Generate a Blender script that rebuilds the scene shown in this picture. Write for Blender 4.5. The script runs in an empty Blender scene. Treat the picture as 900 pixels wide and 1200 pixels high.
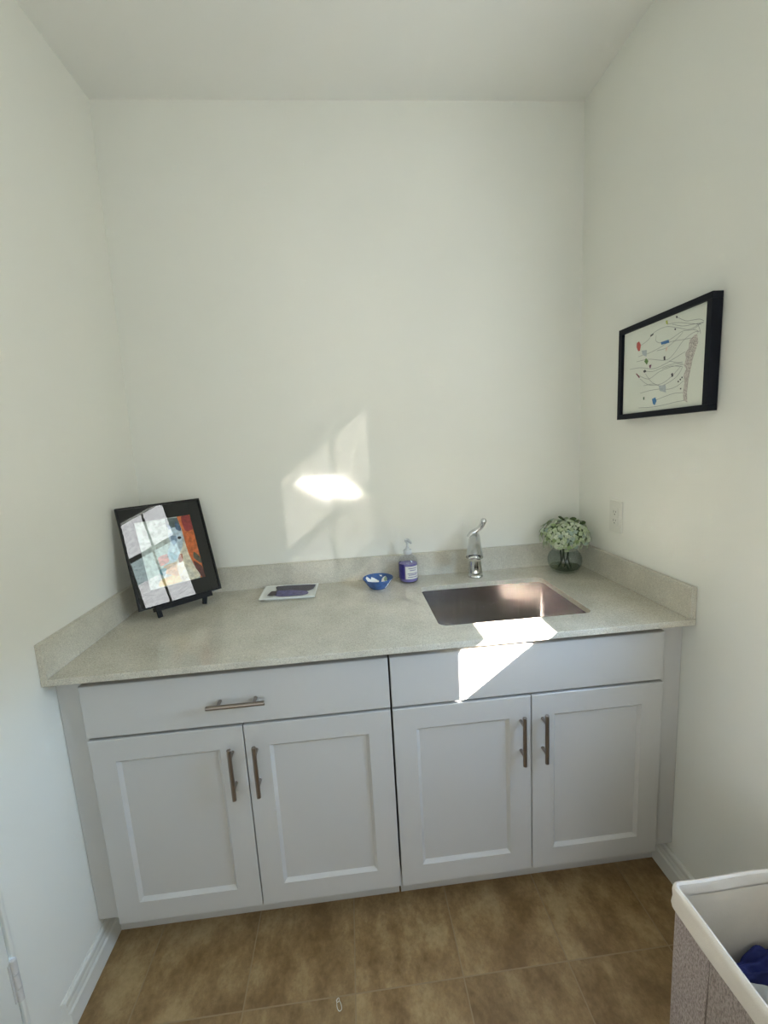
import bpy, bmesh, math, random
from mathutils import Vector, Matrix
random.seed(7)
C = bpy.context.scene.collection
PI = math.pi

# ------------------------------------------------------------------ measures (metres)
W, H, CH = 1.789, 2.684, 0.914          # alcove width, ceiling height, counter top height
D, CT, BH, BT = 0.6393, 0.0187, 0.0958, 0.0182   # counter depth, edge thickness, backsplash height / thickness
YC = -0.61                               # front plane of doors
YF = -3.0                                # front wall behind the camera
X0, X1, X2, X3, X4 = 0.068, 0.4808, 0.8983, 1.3107, 1.719
ZB, ZDT, ZDB, ZT = 0.1237, 0.711, 0.7192, 0.8707

def lean(co):
    """The walls of the house are not quite plumb above the counter."""
    x, y, z = co
    if z > CH:
        k = (z - CH) / (H - CH)
        if x < W / 2: x += 0.0287 * k * (1 - max(0, x) / (W / 2))
        else: x += 0.0071 * k
        y += 0.0091 * k if y > -0.2 else 0
    return Vector((x, y, z))

# ------------------------------------------------------------------ tuned values
WALLC = (0.76, 0.76, 0.70, 1)
CEILC = (0.74, 0.74, 0.70, 1)
CABC = (0.515, 0.507, 0.485, 1)
QZ1 = (0.50, 0.473, 0.395, 1)
QZ2 = (0.60, 0.572, 0.485, 1)
FL1 = (0.20, 0.119, 0.046, 1)
FL2 = (0.285, 0.182, 0.078, 1)
FL3 = (0.365, 0.255, 0.122, 1)
FLG = (0.29, 0.205, 0.11, 1)
PANE = 6.8
CLEAR = 0.064
REAR_FILL = 2.1  # glow of the added fill panel behind the camera
SIDE_FILL = 2.1  # glow of the added fill panel in the left wall
SUN = 150.0
SKY = 46.0
EXPO = 0.41
CLAMPI = 0.0
QZR = 0.08

# ------------------------------------------------------------------ helpers
def tag(o, label=None, cat=None, group=None, kind=None):
    if label: o['label'] = label
    if cat: o['category'] = cat
    if group: o['group'] = group
    if kind: o['kind'] = kind
    return o

def thing(name, label, cat, loc, group=None):
    o = bpy.data.objects.new(name, None); C.objects.link(o)
    o.location = loc; o.empty_display_size = 0.05
    return tag(o, label, cat, group)

def worldloc(o):
    v = Vector((0, 0, 0))
    while o is not None:
        v += Vector(o.location); o = o.parent
    return v

def obj(name, bm, mats, parent=None, smooth=False, bevel=0, seg=2, origin=None, angle=40):
    """Link a bmesh given in world coordinates as ONE mesh object."""
    if not isinstance(mats, (list, tuple)): mats = [mats]
    me = bpy.data.meshes.new(name)
    org = worldloc(parent) if parent is not None else Vector(origin or (0, 0, 0))
    bmesh.ops.translate(bm, verts=bm.verts, vec=-org)
    bmesh.ops.recalc_face_normals(bm, faces=bm.faces)
    bm.to_mesh(me); bm.free()
    for m in mats: me.materials.append(m)
    o = bpy.data.objects.new(name, me); C.objects.link(o)
    if parent is not None: o.parent = parent
    else: o.location = org
    if smooth:
        for p in me.polygons: p.use_smooth = True
        if hasattr(me, 'set_sharp_from_angle'): me.set_sharp_from_angle(angle=math.radians(angle))
    if bevel:
        b = o.modifiers.new('edge', 'BEVEL'); b.width = bevel; b.segments = seg
        b.limit_method = 'ANGLE'; b.angle_limit = math.radians(35)
        for p in me.polygons: p.use_smooth = True
        if hasattr(me, 'set_sharp_from_angle') and not smooth: me.set_sharp_from_angle(angle=math.radians(180))
        wn = o.modifiers.new('normals', 'WEIGHTED_NORMAL'); wn.keep_sharp = True
    return o

def structure(o):
    o['kind'] = 'structure'; return o

def box(bm, a, b, mi=0, f=None):
    x0, y0, z0 = a; x1, y1, z1 = b
    vs = [bm.verts.new(f((x, y, z)) if f else (x, y, z)) for x in (x0, x1) for y in (y0, y1) for z in (z0, z1)]
    idx = [(0, 1, 3, 2), (4, 6, 7, 5), (0, 4, 5, 1), (2, 3, 7, 6), (0, 2, 6, 4), (1, 5, 7, 3)]
    fs = []
    for i in idx:
        fc = bm.faces.new([vs[k] for k in i]); fc.material_index = mi; fs.append(fc)
    return fs

def boxes(*ab, f=None):
    bm = bmesh.new()
    for a, b in ab: box(bm, a, b, f=f)
    return bm

def prism(bm, pts, vec, mi=0):
    """Polygon (3D points) swept by vec."""
    v = Vector(vec)
    a = [bm.verts.new(p) for p in pts]; b = [bm.verts.new(Vector(p) + v) for p in pts]
    n = len(pts)
    f1 = bm.faces.new(a); f2 = bm.faces.new(b[::-1])
    f1.material_index = f2.material_index = mi
    for i in range(n):
        fc = bm.faces.new((a[i], a[(i + 1) % n], b[(i + 1) % n], b[i])); fc.material_index = mi

def lathe(bm, prof, c, n=48, mi=0, matf=None, sx=1, sy=1):
    """prof: list of (r, z); c = (x, y, z0)."""
    cx, cy, cz = c
    rings = []
    for r, z in prof:
        if r < 1e-6: rings.append([bm.verts.new((cx, cy, cz + z))])
        else: rings.append([bm.verts.new((cx + sx * r * math.cos(2 * PI * k / n), cy + sy * r * math.sin(2 * PI * k / n), cz + z)) for k in range(n)])
    for i in range(len(rings) - 1):
        a, b = rings[i], rings[i + 1]
        for k in range(n):
            k2 = (k + 1) % n
            if len(a) == 1 and len(b) == 1: continue
            if len(a) == 1: f = bm.faces.new((a[0], b[k], b[k2]))
            elif len(b) == 1: f = bm.faces.new((a[k], a[k2], b[0]))
            else: f = bm.faces.new((a[k], a[k2], b[k2], b[k]))
            f.material_index = matf(i, k) if matf else mi

def frames(pts):
    T = []
    for i in range(len(pts)):
        a = pts[max(0, i - 1)]; b = pts[min(len(pts) - 1, i + 1)]
        T.append((b - a).normalized())
    return T

def tube(bm, pts, rad, n=12, mi=0, caps=True, flat=1.0):
    pts = [Vector(p) for p in pts]
    if not isinstance(rad, (list, tuple)): rad = [rad] * len(pts)
    T = frames(pts)
    u = T[0].orthogonal().normalized()
    rings = []
    for p, t, r in zip(pts, T, rad):
        u = (u - t * u.dot(t)).normalized(); w = t.cross(u)
        rings.append([bm.verts.new(p + (u * math.cos(2 * PI * k / n) + w * math.sin(2 * PI * k / n) * flat) * r) for k in range(n)])
    for a, b in zip(rings, rings[1:]):
        for k in range(n):
            f = bm.faces.new((a[k], a[(k + 1) % n], b[(k + 1) % n], b[k])); f.material_index = mi
    if caps:
        for r in (rings[0], rings[-1][::-1]):
            f = bm.faces.new(r); f.material_index = mi

def spline(pts, n=8):
    pts = [Vector(p) for p in pts]
    P = [pts[0] * 2 - pts[1]] + pts + [pts[-1] * 2 - pts[-2]]
    out = []
    for i in range(1, len(P) - 2):
        for k in range(n):
            t = k / n
            a, b, c, d = P[i - 1], P[i], P[i + 1], P[i + 2]
            out.append(0.5 * ((2 * b) + (c - a) * t + (2 * a - 5 * b + 4 * c - d) * t * t + (3 * b - a - 3 * c + d) * t ** 3))
    out.append(pts[-1])
    return out

def rrect(x0, y0, x1, y1, r, n=6):
    out = []
    for cx, cy, a0 in ((x1 - r, y1 - r, 0), (x0 + r, y1 - r, PI / 2), (x0 + r, y0 + r, PI), (x1 - r, y0 + r, 1.5 * PI)):
        for k in range(n + 1):
            a = a0 + PI / 2 * k / n
            out.append((cx + r * math.cos(a), cy + r * math.sin(a)))
    return out

def plate_with_hole(bm, outer, inner, z0, z1):
    def fill(z):
        eo = [bm.verts.new((x, y, z)) for x, y in outer]; ei = [bm.verts.new((x, y, z)) for x, y in inner]
        ed = [bm.edges.new((l[i], l[(i + 1) % len(l)])) for l in (eo, ei) for i in range(len(l))]
        bmesh.ops.triangle_fill(bm, use_beauty=True, use_dissolve=False, edges=ed)
        return eo, ei
    a = fill(z0); b = fill(z1)
    for l0, l1 in zip(a, b):
        for i in range(len(l0)):
            j = (i + 1) % len(l0)
            bm.faces.new((l0[i], l0[j], l1[j], l1[i]))

# ------------------------------------------------------------------ materials
def srgb(*c):
    return tuple(((v / 255) / 12.92 if v / 255 <= 0.04045 else ((v / 255 + 0.055) / 1.055) ** 2.4) for v in c) + (1,)

class Mat:
    def __init__(s, name):
        s.m = bpy.data.materials.new(name); s.m.use_nodes = True
        s.t = s.m.node_tree; s.n = s.t.nodes; s.b = s.n['Principled BSDF']; s.out = s.n['Material Output']
    def node(s, kind, **kw):
        nd = s.n.new(kind)
        for k, v in kw.items():
            if k in nd.inputs: nd.inputs[k].default_value = v
            else: setattr(nd, k, v)
        return nd
    def link(s, a, b): s.t.links.new(a, b)
    def coord(s): return s.node('ShaderNodeTexCoord').outputs['Object']
    def noise(s, scale, detail=3, rough=0.5, co=None):
        nd = s.node('ShaderNodeTexNoise', Scale=scale, Detail=detail, Roughness=rough)
        s.link(co if co is not None else s.coord(), nd.inputs['Vector']); return nd
    def ramp(s, fac, stops):
        r = s.node('ShaderNodeValToRGB'); e = r.color_ramp.elements
        while len(e) < len(stops): e.new(0.5)
        for x, (p, c) in zip(e, stops): x.position = p; x.color = c
        s.link(fac, r.inputs['Fac']); return r
    def bump(s, h, strength, dist=0.001):
        b = s.node('ShaderNodeBump', Strength=strength, Distance=dist); s.link(h, b.inputs['Height'])
        s.link(b.outputs['Normal'], s.b.inputs['Normal']); return b
    def mix(s, fac, a, b, mode='MIX'):
        m = s.node('ShaderNodeMix', data_type='RGBA', blend_type=mode)
        if isinstance(fac, (int, float)): m.inputs[0].default_value = fac
        else: s.link(fac, m.inputs[0])
        for v, i in ((a, 6), (b, 7)):
            if isinstance(v, tuple): m.inputs[i].default_value = v
            else: s.link(v, m.inputs[i])
        return m.outputs[2]
    def base(s, c, rough=0.5, metal=0, **kw):
        if isinstance(c, tuple): s.b.inputs['Base Color'].default_value = c
        else: s.link(c, s.b.inputs['Base Color'])
        s.b.inputs['Roughness'].default_value = rough; s.b.inputs['Metallic'].default_value = metal
        for k, v in kw.items(): s.b.inputs[k].default_value = v
        return s

def paint(name, c, rough=0.5, var=0.04, scale=6, bump=0, bscale=300, metal=0, **kw):
    """A plain finish with a slight procedural variation."""
    s = Mat(name); nz = s.noise(scale)
    d = tuple(min(1, v * (1 + var)) for v in c[:3]) + (1,); e = tuple(v * (1 - var) for v in c[:3]) + (1,)
    s.base(s.ramp(nz.outputs['Fac'], [(0.3, e), (0.7, d)]).outputs['Color'], rough, metal, **kw)
    if bump: s.bump(s.noise(bscale, 2).outputs['Fac'], bump)
    return s.m

def thin_glass(name, tint=(1, 1, 1, 1), rough=0.0, ior=1.5):
    s = Mat(name)
    tr = s.node('ShaderNodeBsdfTransparent', Color=tint); gl = s.node('ShaderNodeBsdfGlossy', Roughness=rough)
    fr = s.node('ShaderNodeFresnel', IOR=ior); mx = s.node('ShaderNodeMixShader')
    ge = s.node('ShaderNodeNewGeometry'); sb = s.node('ShaderNodeMath', operation='MULTIPLY_ADD'); sb.inputs[1].default_value = -1.0; sb.inputs[2].default_value = 1.0
    s.link(ge.outputs['Backfacing'], sb.inputs[0]); ml = s.node('ShaderNodeMath', operation='MULTIPLY'); s.link(sb.outputs[0], ml.inputs[0]); s.link(fr.outputs[0], ml.inputs[1])
    s.link(ml.outputs[0], mx.inputs[0]); s.link(tr.outputs[0], mx.inputs[1]); s.link(gl.outputs[0], mx.inputs[2])
    s.link(mx.outputs[0], s.out.inputs['Surface']); return s.m

M = {}
M['wall'] = paint('wall_paint', WALLC, 0.55, 0.012, 3, 0.12, 160)
M['ceiling'] = paint('ceiling_paint', CEILC, 0.8, 0.01, 3, 0.08, 160)
M['trim'] = paint('trim_paint', srgb(216, 216, 208), 0.4, 0.01)
M['cab'] = paint('cabinet_paint', CABC, 0.33, 0.012, 4)
M['carcass'] = paint('cabinet_edge', srgb(120, 108, 94), 0.6, 0.05)
M['frame_paint'] = paint('cabinet_frame_paint', CABC, 0.4, 0.012, 4)
M['black'] = paint('black_lacquer', srgb(10, 10, 11), 0.4, 0.1, **{'Specular IOR Level': 0.25})
M['easel'] = paint('black_wood', srgb(13, 12, 11), 0.5, 0.15, 30, **{'Specular IOR Level': 0.2})
M['navy_frame'] = paint('dark_frame_wood', srgb(14, 17, 27), 0.55, 0.12, 30, **{'Specular IOR Level': 0.2})
M['mat_black'] = paint('black_mat_board', srgb(17, 20, 23), 0.9, 0.06, 20, **{'Specular IOR Level': 0.1})
M['paper'] = paint('drawing_paper', srgb(222, 226, 214), 0.8, 0.02, 12)
M['clear'] = thin_glass('clear_glass')
M['chrome'] = paint('chrome', (0.66, 0.67, 0.68, 1), 0.06, 0.01, 5, metal=1)
M['chrome_satin'] = paint('satin_chrome', (0.50, 0.52, 0.53, 1), 0.22, 0.02, 5, metal=1)
M['dark_hole'] = paint('dark_slot', srgb(25, 24, 23), 0.7)
M['plastic'] = paint('white_plastic', srgb(215, 215, 206), 0.35, 0.01)
M['white_glaze'] = paint('white_glaze', srgb(225, 228, 224), 0.15, 0.02, 20)
M['vinyl'] = paint('pale_clear_plastic', srgb(205, 208, 210), 0.2, 0.03, 30)

# brushed nickel handles
s = Mat('brushed_nickel'); mp = s.node('ShaderNodeMapping'); s.link(s.coord(), mp.inputs['Vector']); mp.inputs['Scale'].default_value = (900, 900, 900)
nz = s.noise(1.0, 2, co=mp.outputs['Vector'])
s.base(s.ramp(nz.outputs['Fac'], [(0.3, (0.27, 0.235, 0.205, 1)), (0.7, (0.37, 0.325, 0.29, 1))]).outputs['Color'], 0.32, 1); M['nickel'] = s.m

# stainless sink, vertical brushing
s = Mat('brushed_stainless'); mp = s.node('ShaderNodeMapping'); s.link(s.coord(), mp.inputs['Vector']); mp.inputs['Scale'].default_value = (260, 260, 3)
nz = s.noise(1.0, 3, co=mp.outputs['Vector'])
s.base(s.ramp(nz.outputs['Fac'], [(0.3, (0.45, 0.428, 0.415, 1)), (0.7, (0.59, 0.562, 0.546, 1))]).outputs['Color'], 0.22, 1)
s.b.inputs['Anisotropic'].default_value = 0.6
s.bump(nz.outputs['Fac'], 0.05, 0.0005); M['steel'] = s.m

# speckled quartz
s = Mat('speckled_quartz'); co = s.coord()
v1 = s.node('ShaderNodeTexVoronoi', Scale=620.0); s.link(co, v1.inputs['Vector'])
v2 = s.node('ShaderNodeTexVoronoi', Scale=380.0); s.link(co, v2.inputs['Vector'])
n1 = s.noise(9, 4, co=co)
sep1 = s.node('ShaderNodeSeparateColor'); s.link(v1.outputs['Color'], sep1.inputs[0])
sep2 = s.node('ShaderNodeSeparateColor'); s.link(v2.outputs['Color'], sep2.inputs[0])
c0 = s.ramp(n1.outputs['Fac'], [(0.3, QZ1), (0.7, QZ2)]).outputs['Color']
sp = s.ramp(sep1.outputs[0], [(0.0, (0.80, 0.79, 0.78, 1)), (0.16, (0.80, 0.79, 0.78, 1)), (0.2, (1, 1, 1, 1)), (0.86, (1, 1, 1, 1)), (0.9, (1.16, 1.16, 1.16, 1))]).outputs['Color']
sp2 = s.ramp(sep2.outputs[1], [(0.0, (1.12, 1.12, 1.11, 1)), (0.12, (1.12, 1.12, 1.11, 1)), (0.15, (1, 1, 1, 1)), (0.9, (1, 1, 1, 1)), (0.94, (0.86, 0.85, 0.84, 1))]).outputs['Color']
s.base(s.mix(1.0, s.mix(1.0, c0, sp, 'MULTIPLY'), sp2, 'MULTIPLY'), 0.12, 0, IOR=1.5)
s.b.inputs['Roughness'].default_value = QZR
M['quartz'] = s.m

m_ = M['quartz'].copy(); m_.name = 'speckled_quartz_satin'; m_.node_tree.nodes['Principled BSDF'].inputs['Roughness'].default_value = 0.32; M['quartz_satin'] = m_

# floor tile
s = Mat('beige_floor_tile'); co = s.coord()
br = s.node('ShaderNodeTexBrick', offset=0.0, squash=1.0)
br.inputs['Scale'].default_value = 1.0; br.inputs['Mortar Size'].default_value = 0.0022
br.inputs['Brick Width'].default_value = 0.2985; br.inputs['Row Height'].default_value = 0.2985; br.inputs['Mortar Smooth'].default_value = 0.3
br.inputs['Color1'].default_value = (0.92, 0.92, 0.92, 1); br.inputs['Color2'].default_value = (1.08, 1.08, 1.08, 1); br.inputs['Mortar'].default_value = (1, 1, 1, 1)
mp = s.node('ShaderNodeMapping'); s.link(co, mp.inputs['Vector']); mp.inputs['Location'].default_value = (-0.1475 + 0.2985, 0.774 + 0.2985 * 9, 0)
s.link(mp.outputs['Vector'], br.inputs['Vector'])
# a different patch of stone in every tile
sn = s.node('ShaderNodeVectorMath', operation='SNAP'); s.link(mp.outputs['Vector'], sn.inputs[0]); sn.inputs[1].default_value = (0.2985, 0.2985, 5)
wn = s.node('ShaderNodeTexWhiteNoise'); s.link(sn.outputs[0], wn.inputs['Vector'])
sc = s.node('ShaderNodeVectorMath', operation='SCALE'); s.link(wn.outputs['Color'], sc.inputs[0]); sc.inputs['Scale'].default_value = 4
ad = s.node('ShaderNodeVectorMath', operation='ADD'); s.link(co, ad.inputs[0]); s.link(sc.outputs[0], ad.inputs[1])
rot = s.node('ShaderNodeMapping'); s.link(ad.outputs[0], rot.inputs['Vector']); rot.inputs['Rotation'].default_value = (0, 0, 0.7); rot.inputs['Scale'].default_value = (1.25, 0.85, 1)
na = s.noise(8, 8, 0.66, co=rot.outputs['Vector']); nb = s.noise(60, 5, 0.7, co=co)
ca = s.ramp(na.outputs['Fac'], [(0.40, FL1), (0.52, FL2), (0.62, FL3)]).outputs['Color']
cb = s.ramp(nb.outputs['Fac'], [(0.3, (0.8, 0.79, 0.76, 1)), (0.6, (1.05, 1.05, 1.05, 1))]).outputs['Color']
tile = s.mix(1.0, s.mix(1.0, ca, cb, 'MULTIPLY'), br.outputs['Color'], 'MULTIPLY')
s.base(s.mix(br.outputs['Fac'], tile, FLG), 0.42)
bp = s.node('ShaderNodeMath', operation='MULTIPLY_ADD'); s.link(br.outputs['Fac'], bp.inputs[0]); bp.inputs[1].default_value = -1.0; s.link(nb.outputs['Fac'], bp.inputs[2])
s.bump(bp.outputs[0], 0.25, 0.0015); M['tile'] = s.m

# woven hamper fabric
def weave(name, c1, c2, scale, ang=0.0):
    s = Mat(name); co = s.coord()
    mp = s.node('ShaderNodeMapping'); s.link(co, mp.inputs['Vector']); mp.inputs['Rotation'].default_value = (ang, 0, 0); mp.inputs['Scale'].default_value = (1, 1, 0.35)
    nz = s.noise(scale, 3, 0.7, co=mp.outputs['Vector'])
    s.base(s.ramp(nz.outputs['Fac'], [(0.36, c1), (0.62, c2)]).outputs['Color'], 0.9)
    s.bump(nz.outputs['Fac'], 0.6, 0.002); return s.m
M['weave'] = weave('grey_taupe_weave', srgb(128, 116, 112), srgb(180, 168, 162), 420, 0.9)
M['weave_seam'] = weave('taupe_weave_seam', srgb(122, 110, 104), srgb(168, 156, 148), 420, -0.3)
M['weave_dark'] = weave('dark_seam_weave', srgb(92, 80, 74), srgb(128, 116, 108), 300, 0.3)
M['liner'] = paint('cream_cotton', srgb(214, 205, 190), 0.9, 0.03, 25, 0.3, 500)
M['rim'] = paint('white_cotton_hem', srgb(212, 205, 193), 0.9, 0.03, 25, 0.35, 500)
M['navy'] = paint('navy_cotton', srgb(24, 32, 88), 0.85, 0.25, 40, 0.3, 400)
M['grey_cloth'] = paint('pale_grey_cotton', srgb(178, 178, 170), 0.9, 0.05, 40, 0.3, 400)

# glowing pane, for the sunlit privacy window and the added fill panels, only a trace of the beam passes straight through
def lit_pane(name, col, strength, clear, scale):
    s = Mat(name); co = s.coord()
    mp = s.node('ShaderNodeMapping'); s.link(co, mp.inputs['Vector']); mp.inputs['Scale'].default_value = (1, 1, 3.2); mp.inputs['Rotation'].default_value = (0.25, 0, 0)
    nz = s.noise(scale, 4, 0.6, co=mp.outputs['Vector'])
    c = s.ramp(nz.outputs['Fac'], [(0.35, tuple(v * 0.72 for v in col[:3]) + (1,)), (0.62, col)]).outputs['Color']
    em = s.node('ShaderNodeEmission', Strength=strength); s.link(c, em.inputs['Color'])
    tc = s.ramp(nz.outputs['Fac'], [(0.35, (clear * 0.7,) * 3 + (1,)), (0.62, (clear * 1.25,) * 3 + (1,))]).outputs['Color']
    tr = s.node('ShaderNodeBsdfTransparent'); s.link(tc, tr.inputs['Color'])
    gl = s.node('ShaderNodeAddShader'); s.link(em.outputs[0], gl.inputs[0]); s.link(tr.outputs[0], gl.inputs[1])
    s.link(gl.outputs[0], s.out.inputs['Surface']); return s.m
M['pane'] = lit_pane('privacy_pane_sunlit', (0.98, 1.0, 0.99, 1), PANE, CLEAR, 22)
M['pane2'] = lit_pane('privacy_pane_double', (0.80, 1.0, 0.99, 1), PANE * 0.62, CLEAR * 0.8, 22)
M['fill_side'] = lit_pane('side_fill_glow', (1.0, 0.99, 0.96, 1), SIDE_FILL, 0.0, 14)  # emission of the added fill panel, left wall
M['fill_rear'] = lit_pane('rear_fill_glow', (0.86, 0.95, 1.0, 1), REAR_FILL, 0.0, 14)  # emission of the added fill panel, behind the camera
M['nickel_paint'] = paint('painted_hinge', srgb(196, 194, 190), 0.4, 0.06, 60)
M['clear_front'] = thin_glass('picture_glass', (1, 1, 1, 1), 0.0, 1.75)
M['vase_glass'] = thin_glass('vase_glass', (0.88, 0.91, 0.91, 1), 0.0, 1.5)
M['bottle'] = thin_glass('clear_bottle', (0.86, 0.87, 0.89, 1), 0.03, 1.7)
M['pump'] = paint('clear_pump_plastic', srgb(196, 200, 202), 0.15, 0.05, 40, 0)
M['soap'] = paint('purple_soap', srgb(132, 122, 180), 0.2, 0.06, 30)
M['label_purple'] = paint('deep_purple_label', srgb(52, 44, 120), 0.4, 0.3, 60)
M['label'] = paint('white_label', srgb(214, 212, 204), 0.5, 0.02, 40)
M['label_ink'] = paint('label_ink', srgb(96, 84, 140), 0.5, 0.1, 200)
M['blue_glaze'] = paint('blue_glaze', srgb(58, 90, 140), 0.18, 0.22, 45)
M['green_glaze'] = paint('green_glaze', srgb(150, 176, 148), 0.18, 0.08, 60)
M['indigo'] = paint('indigo_brushing', srgb(40, 34, 62), 0.25, 0.35, 55)
M['violet'] = paint('violet_brushing', srgb(84, 80, 128), 0.25, 0.35, 70)
M['plum'] = paint('plum_brushing', srgb(52, 42, 52), 0.3, 0.3, 60)
s = Mat('clear_water'); s.n.remove(s.b)
tr_ = s.node('ShaderNodeBsdfTransparent', Color=(0.82, 0.85, 0.78, 1)); gl_ = s.node('ShaderNodeBsdfGlossy', Roughness=0.0); mx_ = s.node('ShaderNodeMixShader', Fac=0.04)
s.link(tr_.outputs[0], mx_.inputs[1]); s.link(gl_.outputs[0], mx_.inputs[2]); s.link(mx_.outputs[0], s.out.inputs['Surface']); M['water'] = s.m
for k_, c_ in (('fl1', (168, 182, 146)), ('fl2', (188, 198, 172)), ('fl3', (150, 167, 153)), ('fl4', (138, 158, 108))):
    M[k_] = paint('hydrangea_petal_' + k_[-1], srgb(*c_), 0.7, 0.14, 120)
M['core'] = paint('flower_core_green', srgb(88, 106, 74), 0.9, 0.2, 60)
M['stem'] = paint('flower_stem', srgb(44, 58, 34), 0.6, 0.2, 80)
M['leaf'] = paint('dark_leaf', srgb(62, 82, 36), 0.5, 0.15, 80)

# ================================================================== THE ROOM
# window aperture in the right wall and its two sashes (privacy film, lower sash raised a hand's width)
WY0, WY1, WZ0, WZ1 = -1.385, -0.983, 1.224, 2.292
OY0, OY1, OZ0, OZ1 = -1.56, -0.945, 1.185, 2.42
T = 0.10
bm = boxes(((-0.2, YF - 0.1, -0.1), (W + 0.2, 0.12, 0)))
structure(obj('floor', bm, M['tile']))
bm = bmesh.new(); box(bm, (-0.15, YF - 0.1, H), (W + 0.15, 0.15, H + 0.1)); structure(obj('ceiling', bm, M['ceiling']))
def wallgrid(bm, a, b):
    """box split at counter height so that the upper part can lean."""
    if a[2] < CH < b[2]:
        box(bm, a, (b[0], b[1], CH), f=lean); box(bm, (a[0], a[1], CH), b, f=lean)
    else: box(bm, a, b, f=lean)
bm = bmesh.new(); wallgrid(bm, (-0.12, 0, 0), (W + 0.12, 0.12, H)); structure(obj('wall_back', bm, M['wall']))
LY0, LY1, LZ0, LZ1 = -2.8, -1.95, 0.55, 1.75  # opening for the added fill panel in the left wall
DY0, DY1 = -1.68, -0.866              # opening of the door in the left wall
bm = bmesh.new(); wallgrid(bm, (-0.12, DY1 + 0.011, 0), (0, 0, H)); wallgrid(bm, (-0.12, YF, 0), (0, LY0, H)); wallgrid(bm, (-0.12, LY1, 0), (0, DY0, H)); wallgrid(bm, (-0.12, LY0, 0), (0, LY1, LZ0)); wallgrid(bm, (-0.12, LY0, LZ1), (0, LY1, H)); wallgrid(bm, (-0.12, DY0, 2.05), (0, DY1 + 0.011, H))
structure(obj('wall_left', bm, M['wall']))
bm = bmesh.new()
wallgrid(bm, (W, OY1, 0), (W + T, 0, H)); wallgrid(bm, (W, YF, 0), (W + T, OY0, H))
wallgrid(bm, (W, OY0, 0), (W + T, OY1, OZ0)); wallgrid(bm, (W, OY0, OZ1), (W + T, OY1, H))
structure(obj('wall_right', bm, M['wall']))
RX0, RX1, RZ0, RZ1 = 0.15, 1.35, 0.6, 1.9   # opening for the added fill panel behind the camera
bm = boxes(((-0.12, YF - 0.1, 0), (RX0, YF, H)), ((RX1, YF - 0.1, 0), (W + 0.12, YF, H)), ((RX0, YF - 0.1, 0), (RX1, YF, RZ0)), ((RX0, YF - 0.1, RZ1), (RX1, YF, H)))
structure(obj('wall_front', bm, M['wall']))

# baseboards
def baseboard(name, side, y0, y1):
    pr = [(0, 0), (0.013, 0), (0.013, 0.052), (0.009, 0.058), (0.010, 0.068), (0.0075, 0.076), (0.0095, 0.081), (0.0085, 0.092), (0.004, 0.098), (0, 0.098)]
    bm = bmesh.new()
    xw = 0 if side > 0 else W
    prism(bm, [(xw + side * a, y0 + a * 0.9, z) for a, z in pr], (0, y1 - y0, 0))
    structure(obj(name, bm, M['trim'], smooth=True, angle=30))
baseboard('baseboard_left', 1, -0.772, -0.0)
baseboard('baseboard_right', -1, YF + 0.005, -0.0)

# door in the left wall: flush slab, jamb strip, hinge
d = structure(obj('door_1', boxes(((-0.040, DY0 + 0.02, 0.008), (-0.001, DY1 - 0.004, 2.035))), M['trim'], bevel=0.0015, origin=(0, DY1, 0)))
obj('jamb', boxes(((-0.10, DY1, 0), (0.0035, DY1 + 0.0105, 2.05)), ((-0.10, DY0, 0), (0.0035, DY0 + 0.016, 2.05))), M['trim'], d, bevel=0.003)
bm = bmesh.new()
for a, b in ((0.268, 0.300), (0.302, 0.338), (0.340, 0.372)):
    tube(bm, [(0.0045, DY1 - 0.002, a), (0.0045, DY1 - 0.002, b)], 0.0062, 14)
tube(bm, [(0.0045, DY1 - 0.002, 0.372), (0.0045, DY1 - 0.002, 0.3755), (0.0045, DY1 - 0.002, 0.379)], [0.0066, 0.0066, 0.003], 14)
box(bm, (-0.004, DY1 - 0.012, 0.270), (0.0012, DY1 + 0.009, 0.370))
obj('hinge', bm, M['nickel_paint'], d, smooth=True)

# window 1
w1 = structure(obj('window_1', boxes(
    ((W, OY0, OZ0), (W + 0.006, WY0, OZ1)), ((W, WY1, OZ0), (W + 0.05, OY1, OZ1)),
    ((W, OY0, OZ0), (W + 0.03, WY1, WZ0)), ((W, OY0, WZ1), (W + 0.05, WY1, OZ1)), ((W + 0.046, OY0, OZ0), (W + 0.06, OY0 + 0.07, OZ1))), M['trim'], origin=(W, WY0, WZ0)))
def sash(name, x, z0, z1, rails, mun, split=None):
    fr = []
    for a, b in rails: fr.append(((x, WY0 - 0.06, a), (x + 0.018, WY1 + 0.0, b)))
    fr.append(((x + 0.004, mun - 0.009, z0), (x + 0.014, mun + 0.009, z1)))
    o = obj(name, boxes(*fr), M['trim'], w1)
    bm = bmesh.new()
    if split:
        box(bm, (x + 0.007, WY0 - 0.06, z0), (x + 0.011, WY1, split), 0); box(bm, (x + 0.007, WY0 - 0.06, split), (x + 0.011, WY1, z1), 1)
    else: box(bm, (x + 0.007, WY0 - 0.06, z0), (x + 0.011, WY1, z1), 0)
    obj('pane', bm, [M['pane'], M['pane2']], o)
sash('lower_sash', W + 0.007, 1.43, 1.945, [(1.39, 1.43), (1.945, 1.985)], -1.185, 1.755)
sash('upper_sash', W + 0.028, 1.99, WZ1, [(1.69, 1.755)], -1.185)

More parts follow.
